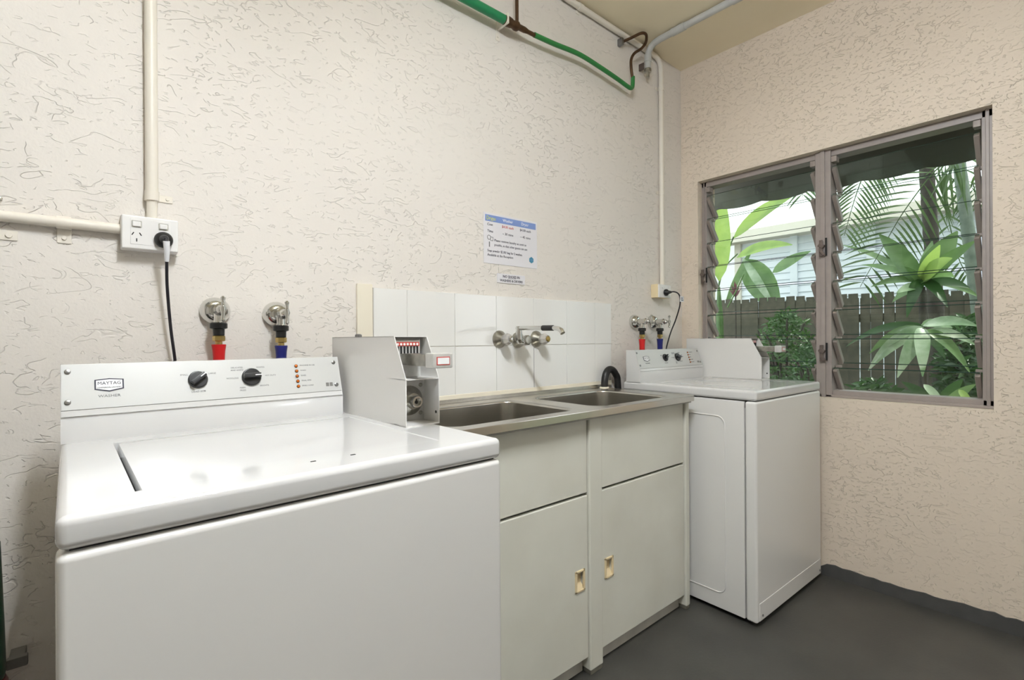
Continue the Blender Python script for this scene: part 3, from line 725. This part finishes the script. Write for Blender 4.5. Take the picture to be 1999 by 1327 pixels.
# ================================================================== conduits and pipes
def saddle(par, c, axis, r, drop, name='saddle_clip', mt='pipe_paint', one=None):
    """strap round a pipe at c; axis 'x' or 'z'; drop = flange direction sign"""
    cx, cy, cz = c
    if axis == 'x':
        q = MB().lathe([(-.013, r+.0028), (.013, r+.0028)], c, (1, 0, 0), 18)
        q.box(cx-.013, cx+.013, YB-.003, YB, cz-drop-r, cz, .001, 1)
        q.lathe([(0, .0045), (.003, .004)], (cx, YB-.003, cz-drop-r+.012), (0, -1, 0), 12)
    else:
        q = MB().lathe([(-.012, r+.002), (.012, r+.002)], c, (0, 0, 1), 18)
        q.box(min(cx, cx+drop), max(cx, cx+drop), YB-.003, YB, cz-.009, cz+.009, .001, 1)
        q.lathe([(0, .004), (.003, .0035)], (cx+drop*.75, YB-.003, cz), (0, -1, 0), 12)
    q.build(name, mt, par)
cv = empty('wall_conduit', (.125, YB, 1.45)); tag(cv, 'cream vertical conduit running from the ceiling to the double outlet', 'conduit')
def world_part(mb, par, name, mt):
    o = mb.build(name, mt, par); o.matrix_parent_inverse = Matrix.Translation(par.location).inverted(); return o
world_part(MB().tube([(.125, YB-.0145, 1.44), (.125, YB-.0145, ZC)], .0115, 18), cv, 'pipe', 'pipe_paint')
world_part(MB().tube([(.125, YB-.0145, 1.495), (.125, YB-.0145, 1.70), (.125, YB-.0145, ZC-.01)], .0138, 18), cv, 'sleeve', 'pipe_paint')
def world_saddle(par, *a, **k):
    before = set(bpy.data.objects); saddle(par, *a, **k)
    for o in set(bpy.data.objects)-before: o.matrix_parent_inverse = Matrix.Translation(par.location).inverted()
world_saddle(cv, (.125, YB-.0145, 1.505), 'z', .0138, .045); world_saddle(cv, (.125, YB-.0145, 2.2), 'z', .0138, .045)
ch = empty('wall_conduit', (.05, YB, 1.413)); tag(ch, 'cream horizontal conduit leading left from the double outlet', 'conduit')
world_part(MB().tube([(XL, YB-.0145, 1.413), (.062, YB-.0145, 1.413)], .0122, 18), ch, 'pipe', 'pipe_paint')
world_saddle(ch, (-.041, YB-.0145, 1.413), 'x', .0122, .034); world_saddle(ch, (-.9, YB-.0145, 1.413), 'x', .0122, .034)
bp = tag(MB().box(-.32, -.118, YB-.003, YB, 1.363, 1.385, .001).lathe([(0, .006), (.003, .0055)], (-.132, YB-.003, 1.374), (0, -1, 0), 14).build('wall_strap', 'pipe_paint'), 'flat cream metal strap screwed to the wall below the left conduit', 'bracket')
eye = tag(MB().lathe([(0, .006), (.004, .006), (.006, .003)], (-.147, YB, 1.452), (0, -1, 0), 14).build('wall_screw', 'chrome'), 'small chrome screw in the wall above the left conduit', 'screw')

cr = empty('ceiling_conduit', (2.435, YB, 1.44)); tag(cr, 'cream conduit along the ceiling edge turning down to the corner outlet', 'conduit')
zc1 = ZC-.024; yc1 = YB-.017
path = [Vector((XL, yc1, zc1)), Vector((0, yc1, zc1)), Vector((2.375, yc1, zc1))]+arc((2.375, yc1, zc1-.06), .06, 90, 0, 8, (1, 0, 0), (0, 0, 1))[1:]+[Vector((2.435, yc1, 1.43))]
world_part(MB().tube(path, .0135, 16), cr, 'pipe', 'pipe_paint')
for x in (1.76, .9): world_saddle(cr, (x, yc1, zc1), 'x', .0135, .012)
world_saddle(cr, (2.435, yc1, 2.53), 'z', .0135, -.034); world_saddle(cr, (2.435, yc1, 1.95), 'z', .0135, -.034)

gp = empty('grey_drain_pipe', (2.28, YB, 2.52)); tag(gp, 'grey plastic pipe crossing the ceiling and turning down the corner wall', 'pipe')
xg = 2.268; zg = ZC-.022
path = [Vector((xg, -1.2, zg)), Vector((xg, 1.05, zg)), Vector((xg, 1.44, zg)), Vector((xg, 1.475, zg-.004))]+[Vector((xg+.002, 1.50, zg-.016)), Vector((xg+.003, 1.513, zg-.035)), Vector((xg+.004, 1.518, zg-.06)), Vector((xg+.004, 1.52, 2.575))]
world_part(MB().tube(path, .0165, 18), gp, 'pipe', 'pvc_grey')
for a, b in (((xg, 1.06, zg), (xg, .93, zg)), ((xg, 1.30, zg), (xg, 1.37, zg)), ((xg+.003, 1.517, zg-.05), (xg+.004, 1.519, zg-.085))):
    world_part(MB().tube([a, b], .0192, 18), gp, 'socket_joint', 'pvc_grey')
world_part(MB().lathe([(0, .0185), (.016, .0185), (.018, .012), (.02, .010), (.04, .009)], (xg+.004, 1.52, 2.572), (0, 0, -1), 18), gp, 'end_fitting', 'chrome_dull')
world_part(MB().box(xg-.02, xg-.012, 1.53, YB, 2.57, 2.605, .001), gp, 'wall_clip', 'latch_dark')

gn = empty('green_pipe', (1.3, YB, 2.41)); tag(gn, 'green plastic pipe with brown metal joint running high along the back wall', 'pipe')
YG = YB-.05
world_part(MB().tube([(XL, YG, 2.412), (0, YG, 2.412), (1.268, YG, 2.412)], .0175, 18), gn, 'thick_pipe', 'pipe_green')
world_part(MB().tube([(1.262, YG, 2.412), (1.275, YG, 2.412), (1.285, YG, 2.412), (1.30, YG, 2.412), (1.31, YG, 2.412), (1.325, YG, 2.412), (1.335, YG, 2.413), (1.345, YG, 2.414), (1.375, YG, 2.415), (1.395, YG, 2.415), (1.445, YG, 2.416)],
                     [.017, .02, .02, .0185, .015, .019, .019, .012, .012, .0085, .0085], 16), gn, 'pipe_joint', 'copper_old')
world_part(MB().tube([(1.335, YG, 2.42), (1.335, YG, ZC)], .0072, 12), gn, 'feed_pipe', 'copper_old')
world_part(MB().tube(smooth_path([(1.432, YG, 2.417), (1.55, YG, 2.425), (1.712, YG, 2.440), (1.86, YG, 2.434), (2.0, YG, 2.423), (2.075, YG, 2.414), (2.108, YG, 2.414), (2.122, YG, 2.430), (2.126, YG, 2.478)], 8), .0105, 14), gn, 'thin_pipe', 'pipe_green_thin')
world_part(MB().tube(smooth_path([(2.126, YG, 2.46), (2.113, YG, 2.51), (2.112, YG, 2.56), (2.135, YG-.004, 2.60), (2.185, YG-.012, 2.64), (2.205, YG-.025, 2.675), (2.185, YG-.04, 2.698), (2.15, YG-.035, 2.694), (2.11, YG, 2.67), (2.078, YB-.02, 2.652)], 8), .0072, 12), gn, 'bent_tube', 'copper_old')
world_part(MB().box(2.062, 2.082, YB-.03, YB, 2.632, 2.668, .004), gn, 'tube_clip', 'screw_metal')
world_part(MB().box(1.268, 1.276, YB-.07, YB, 2.392, 2.432, .001).box(1.262, 1.282, YB-.003, YB, 2.352, 2.43, .001).lathe([(0, .004), (.003, .0035)], (1.272, YB-.003, 2.366), (0, -1, 0), 10), gn, 'pipe_bracket', 'pipe_paint')

# ================================================================== notices
sg = empty('price_notice', (1.340, YB, 1.543)); tag(sg, 'laminated white price notice with blue header on the back wall', 'notice')
PW, PH = .292, .203
MB().box(-PW/2, PW/2, -.0016, -.0002, -PH/2, PH/2, .0004, 1).build('sheet', 'paper', sg, smooth=False)
MB().box(-PW/2+.008, PW/2-.008, -.0019, -.0015, PH/2-.034, PH/2-.008).build('header_band', 'paper_blue', sg, smooth=False)
rx = (R(90), 0, 0)
S_ = lambda s, x, z, sz, mt='print_black', al='CENTER', sx=1.: text('lettering', s, sz, (x, -.0021, z), rx, mt, sg, al, sx)
S_('Drypx', -.108, .080, .022, 'logo_yellow', sx=.85); S_('Washer', -.02, .081, .017, 'print_white'); S_('Dryer', .075, .081, .017, 'print_white')
S_('Cost', -.128, .055, .0145, al='LEFT'); S_('$4.00 each', -.02, .055, .0145, 'paper_red'); S_('$4.00 each', .078, .055, .0145)
S_('Time', -.128, .028, .0145, al='LEFT'); S_('~ 30 mins', -.02, .026, .0145); S_('~ 45 mins', .078, .026, .0145)
S_('Please remove laundry as soon as', -.092, -.006, .0138, al='LEFT', sx=.93); S_('possible, so that other guests can use', -.092, -.024, .0138, al='LEFT', sx=.86)
S_('Soap powder $2.00/ bag for 2 washes.', -.128, -.050, .0138, al='LEFT', sx=.88); S_('Available at the Reception', -.128, -.067, .0138, al='LEFT', sx=.93)
MB().prism([(.112+.014*math.cos(R(60*i+30)), -.066+.014*math.sin(R(60*i+30))) for i in range(6)], -.0021, -.0015, 'y').build('round_emblem', 'emblem_teal', sg, smooth=False)
S_('CR', .112, -.066, .011, 'paper_blue')
q = MB()
q.tube([(-.119+.0085*math.cos(R(a)), -.0018, .003+.0085*math.sin(R(a))) for a in range(0, 361, 24)], .0011, 6).box(-.112, -.098, -.0020, -.0016, -.010, -.008).box(-.112, -.098, -.0020, -.0016, .004, .006)
q.box(-.112, -.110, -.0020, -.0016, -.010, .006).box(-.100, -.098, -.0020, -.0016, -.010, .006).box(-.119, -.115, -.0020, -.0016, -.035, -.014).build('washing_sketch', 'print_grey', sg, smooth=False)
s2 = empty('shoe_notice', (1.337, YB, 1.3865)); tag(s2, 'small engraved plastic sign forbidding shoes in the machines', 'sign')
MB().box(-.076, .076, -.003, -.0002, -.019, .019, .0006, 1).build('plate', 'paper', s2, smooth=False)
text('lettering', 'NO SHOES IN', .0145, (0, -.0033, .008), rx, 'print_black', s2, sx=1.05, bold=.0002)
text('lettering', 'WASHERS & DRYERS', .0135, (0, -.0033, -.009), rx, 'print_black', s2, sx=1.0, bold=.0002)
MB().box(-.018, .026, -.0034, -.003, .0012, .0022).build('underline', 'print_black', s2, smooth=False)

# ================================================================== green tub edge on the far left, and its wall clip
gt = empty('green_cylinder', (-.181, 1.44, 0)); tag(gt, 'dark green upright cylinder with a dark red base at the left edge', 'cylinder')
MB().lathe([(.455, .048), (.47, .051), (.56, .049), (.66, .046), (.73, .044), (.745, .03), (.75, .012)], (0, 0, 0), (0, 0, 1), 32).build('body', 'green_tub', gt)
MB().lathe([(.0, .05), (.40, .05), (.445, .054), (.456, .05)], (0, 0, 0), (0, 0, 1), 32).build('base', 'dark_red', gt)
tag(MB().box(-.136, -.103, 1.50, 1.515, .436, .458, .002).box(-.134, -.108, 1.515, YB, .438, .455, .002).build('wall_clip', 'seam_grey'), 'small grey metal clip on the wall by the dark green cylinder', 'clip')

# ================================================================== ceiling lamp (above the viewpoint), plus an added fill lamp
def batten(x, y, z, power, label):
    lamp = empty('ceiling_lamp', (x, y, z)); tag(lamp, label, 'lamp', 'fluorescent batten lamps')
    mt = mat('lamp_tube_glow', (243, 249, 255), .5, emit=power/(math.pi*2*2*math.pi*.013*.6))
    mt.name = 'lamp_tube'
    MB().box(-.02, .02, -.34, .34, -.045, 0, .006).build('lamp_base', 'lamp_body', lamp)
    for e in (-.28, .28): MB().tube([(0, e, -.01), (0, e, ZC-z)], .006, 10).build('hanger', 'lamp_body', lamp)
    for s in (-1, 1):
        MB().tube([(s*.038, -.30, -.04), (s*.038, .30, -.04)], .013, 16).build('tube', 'lamp_tube_glow', lamp)
        for e in (-.31, .31): MB().box(min(0, s*.052), max(0, s*.052), e-.012, e+.012, -.055, -.025, .003).build('tube_holder', 'lamp_body', lamp)
batten(.34, .18, ZC-.20, LAMP_POWER, 'fluorescent batten lamp hung from the ceiling above the viewpoint')
batten(1.5, -1.6, ZC-.50, FILL_LAMP_POWER, 'unseen fluorescent fill lamp added further back in the room')  # added out of view to lift the ambient fill

# ================================================================== outside the window
tag(MB().box(XW+.2, 16, -8, 12, -.4, -.05).build('garden_ground', 'soil', smooth=False), 'dark garden soil outside the window', 'ground', kind='structure')
aw = empty('awning', (XW+.2, .3, 2.4)); tag(aw, 'dark canvas awning with scalloped valance outside the louvre window', 'awning')
AX, AZ0, AZ1, AY0, AY1 = 3.26, 2.012, 2.20, -1.5, 1.75  # unseen length past the window added to keep sun off the floor
world_part(MB().prism([(XW+.2, 2.55), (AX, AZ1), (AX, AZ1-.012), (XW+.2, 2.535)], AY0, AY1, 'y'), aw, 'canopy', 'awning_cloth')
pts = [(AY0+(AY1-AY0)*i/160, AZ0-.018*abs(math.sin(math.pi*(AY0+(AY1-AY0)*i/160)/.27))**.7-.006*math.sin((AY0+(AY1-AY0)*i/160)*2.3)) for i in range(161)]
world_part(MB().prism(pts+[(AY1, AZ1), (AY0, AZ1)], AX-.004, AX+.004, 'x'), aw, 'valance', 'awning_cloth')
world_part(MB().tube([(AX, AY0, AZ1-.03), (AX, AY1, AZ1-.03)], .014, 12), aw, 'front_bar', 'awning_cloth')

# paling fence
fe = empty('paling_fence', (5.0, 1.5, 0)); tag(fe, 'weathered grey timber paling fence across the garden', 'fence')
pal = None
for i in range(58):
    y = -1.2+.0835*i; zt = 1.49+.037*(y-.5)/1.9+random.uniform(-.009, .009)
    if pal is None:
        o = MB().prism([(-.0408, 0), (.0408, 0), (.0408, 1.512), (.034, 1.514), (.034, 1.55), (-.034, 1.55), (-.034, 1.514), (-.0408, 1.512)], -.008, .008, 'x').build('paling', 'fence_wood', fe, smooth=False); pal = o
    else:
        o = pal.copy(); COL.objects.link(o); o.parent = fe
    o.location = (random.uniform(-.004, .004), y-1.5, zt-1.55); o.rotation_euler = (0, R(random.uniform(-.4, .4)), 0)
    if i in (27, 29, 19): o.scale = (1, .86, 1)
for z in (.35, 1.30):
    o = MB().box(.01, .05, -2.8, 2.3, z-.035, z+.035).build('rail', 'fence_wood', fe, smooth=False)

# neighbouring house of white boards
ho = empty('neighbour_house', (7.2, 1.5, 0)); tag(ho, 'white weatherboard house beyond the paling fence', 'house')
HX = 7.2; HY1 = 3.30; HZ = 2.50
world_part(MB().box(HX+.03, HX+3.5, -4, HY1, -.05, HZ), ho, 'wall', 'house_wall')
bd = None
for k in range(21):
    z = .55+.092*k
    if bd is None:
        bd = world_part(MB().prism([(HX+.03, 0), (HX-.006, 0), (HX+.014, .096), (HX+.03, .096)], -4, HY1, 'y'), ho, 'weatherboard', 'board_white'); o = bd
    else:
        o = bd.copy(); COL.objects.link(o)
    o.location = (0, 0, z)
for y in (HY1, 2.55, 1.69, .86, .05, -.8): world_part(MB().box(HX-.035, HX+.03, y-.045, y+.045, .3, HZ, .004), ho, 'corner_post' if y == HY1 else 'cover_batten', 'house_trim' if y == HY1 else 'board_white')
world_part(MB().box(HX-.32, HX+.03, -4, HY1+.3, HZ, HZ+.05, .004), ho, 'eave_soffit', 'house_trim')
world_part(MB().box(HX-.34, HX-.31, -4, HY1+.32, HZ-.03, HZ+.12, .004), ho, 'fascia', 'house_trim')
tag(MB().box(9.5, 14, 3.6, 12, -.05, 3.1).prism([(9.3, 3.1), (14.2, 3.1), (11.7, 4.0)], 3.4, 12, 'y').build('white_outbuilding', 'house_wall', smooth=False), 'plain white building at the left beyond the garden', 'building')

# ------------------------------------------------------------------ plants
def leaf_mesh(mb, base, tip, width, sag=.12, fold=.25, n=9, side=None, wmax=.42, bend=None):
    """pointed blade leaf from base to tip; sag lifts the middle; V-folded"""
    b, t = Vector(base), Vector(tip); L_ = (t-b).length
    ctrl = (b+t)/2+Vector((0, 0, sag*L_))+(bend or Vector())
    axis = (t-b).normalized()
    sd_ = side or axis.cross(Vector((-.75, -.3, .35))).normalized()
    T2 = bmesh.new(); rows = []
    for i in range(n+1):
        u = i/n
        p = b*(1-u)**2+ctrl*2*u*(1-u)+t*u*u
        tg_ = ((ctrl-b)*(1-u)+(t-ctrl)*u).normalized()
        w_ = width*.5*max(.06, math.sin(math.pi*min(1, u**.75))**.8 if u < 1 else 0.02)
        s2_ = (sd_-tg_*sd_.dot(tg_)).normalized(); nn = s2_.cross(tg_).normalized()
        rows.append([T2.verts.new(p-s2_*w_+nn*w_*fold), T2.verts.new(p), T2.verts.new(p+s2_*w_+nn*w_*fold)])
    for i in range(n):
        for k in range(2): T2.faces.new((rows[i][k], rows[i][k+1], rows[i+1][k+1], rows[i+1][k]))
    mb._merge(T2)
def leaf(par, base, tip, width, mt, **k):
    q = MB(); leaf_mesh(q, base, tip, width, **k); return world_part(q, par, 'leaf', mt)
def A(u, v, x): return at(u, v, x)

# broad-leaved cordyline before the fence
PX = 4.0
base = A(1800, 545, PX); g0 = Vector((base.x, base.y, -.05))
co = empty('cordyline', g0); tag(co, 'tall cordyline with broad green leaves spreading upward in the right window bay', 'plant')
world_part(MB().tube([g0, A(1803, 660, PX), A(1800, 560, PX)], [.03, .024, .018], 10), co, 'stem', 'trunk_dark')
for (u, v, x, wd, mt, sg_) in ((1716, 457, 3.95, .12, 'leaf_green', .08), (1869, 451, 4.1, .135, 'leaf_green', .02), (1906, 469, 3.9, .08, 'leaf_green', .05),
                         (1681, 517, 4.1, .05, 'leaf_green', .12), (1859, 504, 3.8, .10, 'leaf_bright', .15), (1863, 541, 3.75, .09, 'leaf_green', .2),
                         (1893, 562, 3.9, .075, 'leaf_dark', .18), (1912, 580, 4.0, .06, 'leaf_green', .18), (1750, 572, 3.8, .06, 'leaf_pale', .12),
                         (1742, 590, 4.1, .06, 'leaf_green', .2), (1835, 478, 3.85, .08, 'leaf_bright', .05), (1765, 520, 3.9, .05, 'leaf_green', .1), (1642, 478, 4.3, .045, 'leaf_green', .1), (1700, 560, 3.9, .05, 'leaf_green', .2), (1850, 600, 3.8, .07, 'leaf_dark', .25), (1770, 620, 3.8, .07, 'leaf_dark', .25), (1820, 470, 4.15, .07, 'leaf_green', .03)):
    leaf(co, A(1798+random.uniform(-3, 3), 545+random.uniform(-2, 14), PX), A(u, v, x), wd, mt, sag=sg_)
# lower plant with drooping pale leaves
b2 = A(1805, 640, 3.7)
lo_ = empty('variegated_plant', (b2.x, b2.y, -.05)); tag(lo_, 'low variegated plant with drooping pale-backed leaves in the right window bay', 'plant')
world_part(MB().tube([(b2.x, b2.y, -.05), b2], [.02, .013], 8), lo_, 'stem', 'trunk_dark')
for (u, v, x, wd, mt, sg_) in ((1697, 690, 3.65, .06, 'leaf_green', .25), (1734, 676, 3.6, .05, 'leaf_pale', .3), (1695, 723, 3.55, .075, 'leaf_pale', .3), (1752, 737, 3.5, .085, 'leaf_pale', .28),
                         (1801, 735, 3.5, .075, 'leaf_pale', .2), (1894, 728, 3.6, .06, 'leaf_green', .35), (1910, 637, 3.6, .065, 'leaf_pale', .2), (1905, 674, 3.65, .055, 'leaf_pale', .25),
                         (1652, 676, 3.8, .05, 'leaf_dark', .25), (1845, 700, 3.9, .07, 'leaf_dark', .2), (1770, 690, 3.9, .07, 'leaf_dark', .2), (1860, 640, 3.9, .06, 'leaf_green', .15)):
    leaf(lo_, A(1805+random.uniform(-8, 8), 640+random.uniform(-6, 10), 3.7), A(u, v, x), wd, mt, sag=sg_)
b3 = A(1835, 800, 3.4)
gl = empty('ground_lily', (b3.x, b3.y, -.05)); tag(gl, 'low plant with pale pointed leaves just above the window sill', 'plant')
for (u0, v0, u, v, x, wd, mt) in ((1803, 750, 1846, 800, 3.4, .04, 'leaf_pale'), (1872, 760, 1902, 806, 3.4, .035, 'leaf_bright'), (1830, 800, 1760, 745, 3.5, .06, 'leaf_dark'), (1830, 800, 1880, 740, 3.6, .06, 'leaf_dark'), (1840, 800, 1700, 760, 3.6, .06, 'leaf_dark'), (1840, 800, 1905, 750, 3.5, .05, 'leaf_green')):
    leaf(gl, A(u0, v0, x+.05), A(u, v, x), wd, mt, sag=.15)

# slender palm trunks with hanging fronds
def frond(par, pts, ln, mt, n=26, droop=.35, width=.016, x=4.4, back=.15):
    P3 = smooth_path(pts, max(3, n//(len(pts)-1)+1)); q = MB()
    q.tube(P3, [.007*(1-.75*i/len(P3)) for i in range(len(P3))], 6)
    for i in range(1, len(P3)-1):
        u = i/len(P3); tg_ = (P3[i+1]-P3[i-1]).normalized()
        for s in (-1, 1):
            sd_ = tg_.cross(Vector((-.8, -.45, .1))).normalized()*s
            l_ = ln*(1-.45*abs(u-.4)*1.6)
            d = (sd_*.85+tg_*.5).normalized()
            leaf_mesh(q, P3[i], P3[i]+d*l_+Vector((random.uniform(-.03, .03), 0, -droop*l_)), width, sag=.12, fold=.15, n=4)
    return world_part(q, par, 'frond', mt)
def palm(name, u0, v0, u1, v1, x, rr, mt, label):
    t0, t1 = A(u0, v0, x), A(u1, v1, x)
    d = (t1-t0)/(t1.z-t0.z)
    g = t0-d*(t0.z+.05); tp_ = t0+d*(3.6-t0.z)
    r = empty(name, g); tag(r, label, 'palm')
    n = 40; path = [g+(tp_-g)*i/n for i in range(n+1)]
    world_part(MB().tube(path, [rr*(1.12-.16*i/n)*(1.05 if i % 2 else .97) for i in range(n+1)], 14), r, 'trunk', mt)
    return r, tp_
p1, top1 = palm('palm_tree', 1820, 500, 1808, 320, 4.45, .041, 'trunk_dark', 'dark-trunked palm with large feathery fronds outside the right window bay')
frond(p1, [top1, A(1878, 270, 4.3), A(1863, 306, 4.2), A(1822, 337, 4.15), A(1765, 412, 4.1), A(1728, 474, 4.1), A(1679, 560, 4.1)], .34, 'leaf_palm', 34, .16)
frond(p1, [top1, A(1720, 260, 4.4), A(1690, 330, 4.3), A(1668, 390, 4.3), A(1648, 460, 4.3)], .24, 'leaf_palm', 26, .55)
frond(p1, [top1, A(1880, 330, 4.8), A(1900, 360, 4.8), A(1908, 410, 4.8)], .2, 'leaf_palm', 16, .5)
frond(p1, [top1, A(1590, 300, 4.5), A(1570, 330, 4.4), A(1566, 385, 4.3)], .2, 'leaf_palm', 16, .6)
p2, top2 = palm('palm_tree', 1896, 500, 1874, 330, 4.75, .036, 'trunk_pale', 'pale grey slender palm trunk at the right edge of the window')
frond(p2, [top2, A(1830, 300, 5.1), A(1850, 420, 5.0), A(1870, 500, 4.9), A(1890, 540, 4.9)], .16, 'leaf_palm', 18, .4)
frond(p2, [top2, A(1450, 330, 4.6), A(1420, 350, 4.5), A(1402, 385, 4.4)], .16, 'leaf_palm', 14, .5)

# banana plant in the left bay
bb = A(1405, 620, 4.3)
ba = empty('banana_plant', (bb.x, bb.y, -.05)); tag(ba, 'bright green banana plant with long paddle leaves in the left window bay', 'plant')
world_part(MB().tube([(bb.x, bb.y, -.05), bb, A(1403, 560, 4.3)], [.05, .03, .012], 10), ba, 'stem', 'leaf_green')
for path in ([(1403, 560), (1415, 510), (1432, 462)], [(1403, 555), (1412, 525), (1440, 495)], [(1420, 600), (1436, 570), (1452, 535)]):
    world_part(MB().tube(smooth_path([A(u, v, 4.3) for u, v in path], 6), .006, 8), ba, 'leaf_stalk', 'leaf_green')
leaf(ba, A(1432, 465, 4.3), A(1556, 378, 4.2), .13, 'leaf_bright', sag=.14)
leaf(ba, A(1404, 548, 4.15), A(1410, 372, 4.1), .17, 'leaf_bright', sag=0, wmax=.5, side=Vector((.3, -1, 0)).normalized())
leaf(ba, A(1438, 503, 5.4), A(1547, 478, 5.3), .13, 'leaf_bright', sag=.16)
leaf(ba, A(1452, 505, 5.5), A(1522, 612, 5.4), .30, 'leaf_green', sag=.03, fold=.35, side=Vector((.25, -1, .55)).normalized())
leaf(ba, A(1450, 503, 5.38), A(1512, 600, 5.3), .085, 'leaf_pale', sag=.0, fold=.1, side=Vector((.25, -1, .55)).normalized())  # pale blade put in for the sunlit streak on the leaf behind
leaf(ba, A(1508, 532, 5.4), A(1583, 490, 5.3), .12, 'leaf_green', sag=.05)
leaf(ba, A(1416, 600, 5.4), A(1472, 480, 5.4), .07, 'leaf_green', sag=.1)
tr_ = A(1436, 578, 4.7)
rc = empty('red_cordyline', (tr_.x, tr_.y, -.05)); tag(rc, 'small dark red cordyline tip showing over the fence in the left window bay', 'plant')
world_part(MB().tube([(tr_.x, tr_.y, -.05), tr_], [.012, .006], 8), rc, 'stem', 'trunk_dark')
for u, v in ((1434, 548), (1428, 556), (1443, 555), (1424, 565), (1446, 564), (1437, 552)): leaf(rc, A(1436, 580, 4.7), A(u, v, 4.7), .02, 'leaf_red', sag=.1)

# leafy shrubs
def shrub(name, u, v, x, ru, rv, n, mt, label, lsz=.05):
    c = A(u, v, x); e1 = A(u+ru, v, x); e2 = A(u, v-rv, x); ry = abs(e1.y-c.y); rz_ = abs(e2.z-c.z)
    r = empty(name, (c.x, c.y, -.05)); tag(r, label, 'shrub')
    st = MB(); q = MB()
    for k in range(9):
        a = random.uniform(0, 6.28); tip = c+Vector((.2*math.cos(a), ry*.8*math.sin(a), rz_*random.uniform(.1, .95)))
        st.tube(smooth_path([(c.x, c.y, -.05), (c+tip)/2-Vector((0, 0, rz_*.4)), tip], 4), [.008]*8+[.003], 6)
    world_part(st, r, 'stems', 'trunk_dark')
    for k in range(n):
        th = random.uniform(0, 6.28); rad = random.random()**.5; zz = random.uniform(-1.2, 1)
        wz = math.sqrt(max(.05, 1-max(0, zz)**2))
        p = c+Vector((.22*rad*math.cos(th)*wz, ry*rad*math.sin(th)*wz, rz_*zz))
        d = Vector((random.uniform(-1, .4), random.uniform(-1, 1), random.uniform(-.5, .7))).normalized()
        leaf_mesh(q, p, p+d*lsz*random.uniform(.7, 1.5), lsz*.32, sag=.1, n=3)
    f = world_part(q, r, 'foliage', mt); f['kind'] = 'stuff'; return r
shrub('leafy_shrub', 1535, 700, 4.2, 60, 90, 1300, 'leaf_shrub', 'bushy green shrub against the fence behind the corner washer')
shrub('leafy_shrub', 1585, 735, 3.9, 40, 60, 700, 'leaf_dark', 'dark small-leaved shrub behind the window mullion', .045)
shrub('leafy_shrub', 1885, 720, 4.3, 50, 95, 1300, 'leaf_dark', 'dense dark shrub low at the right end of the window', .07)
shrub('leafy_shrub', 1705, 790, 3.6, 60, 45, 700, 'leaf_dark', 'low dark shrub below the mullion side of the right window bay', .05)
shrub('leafy_shrub', 1520, 800, 3.9, 90, 60, 700, 'leaf_dark', 'low dark ground shrub behind the corner washer', .05)
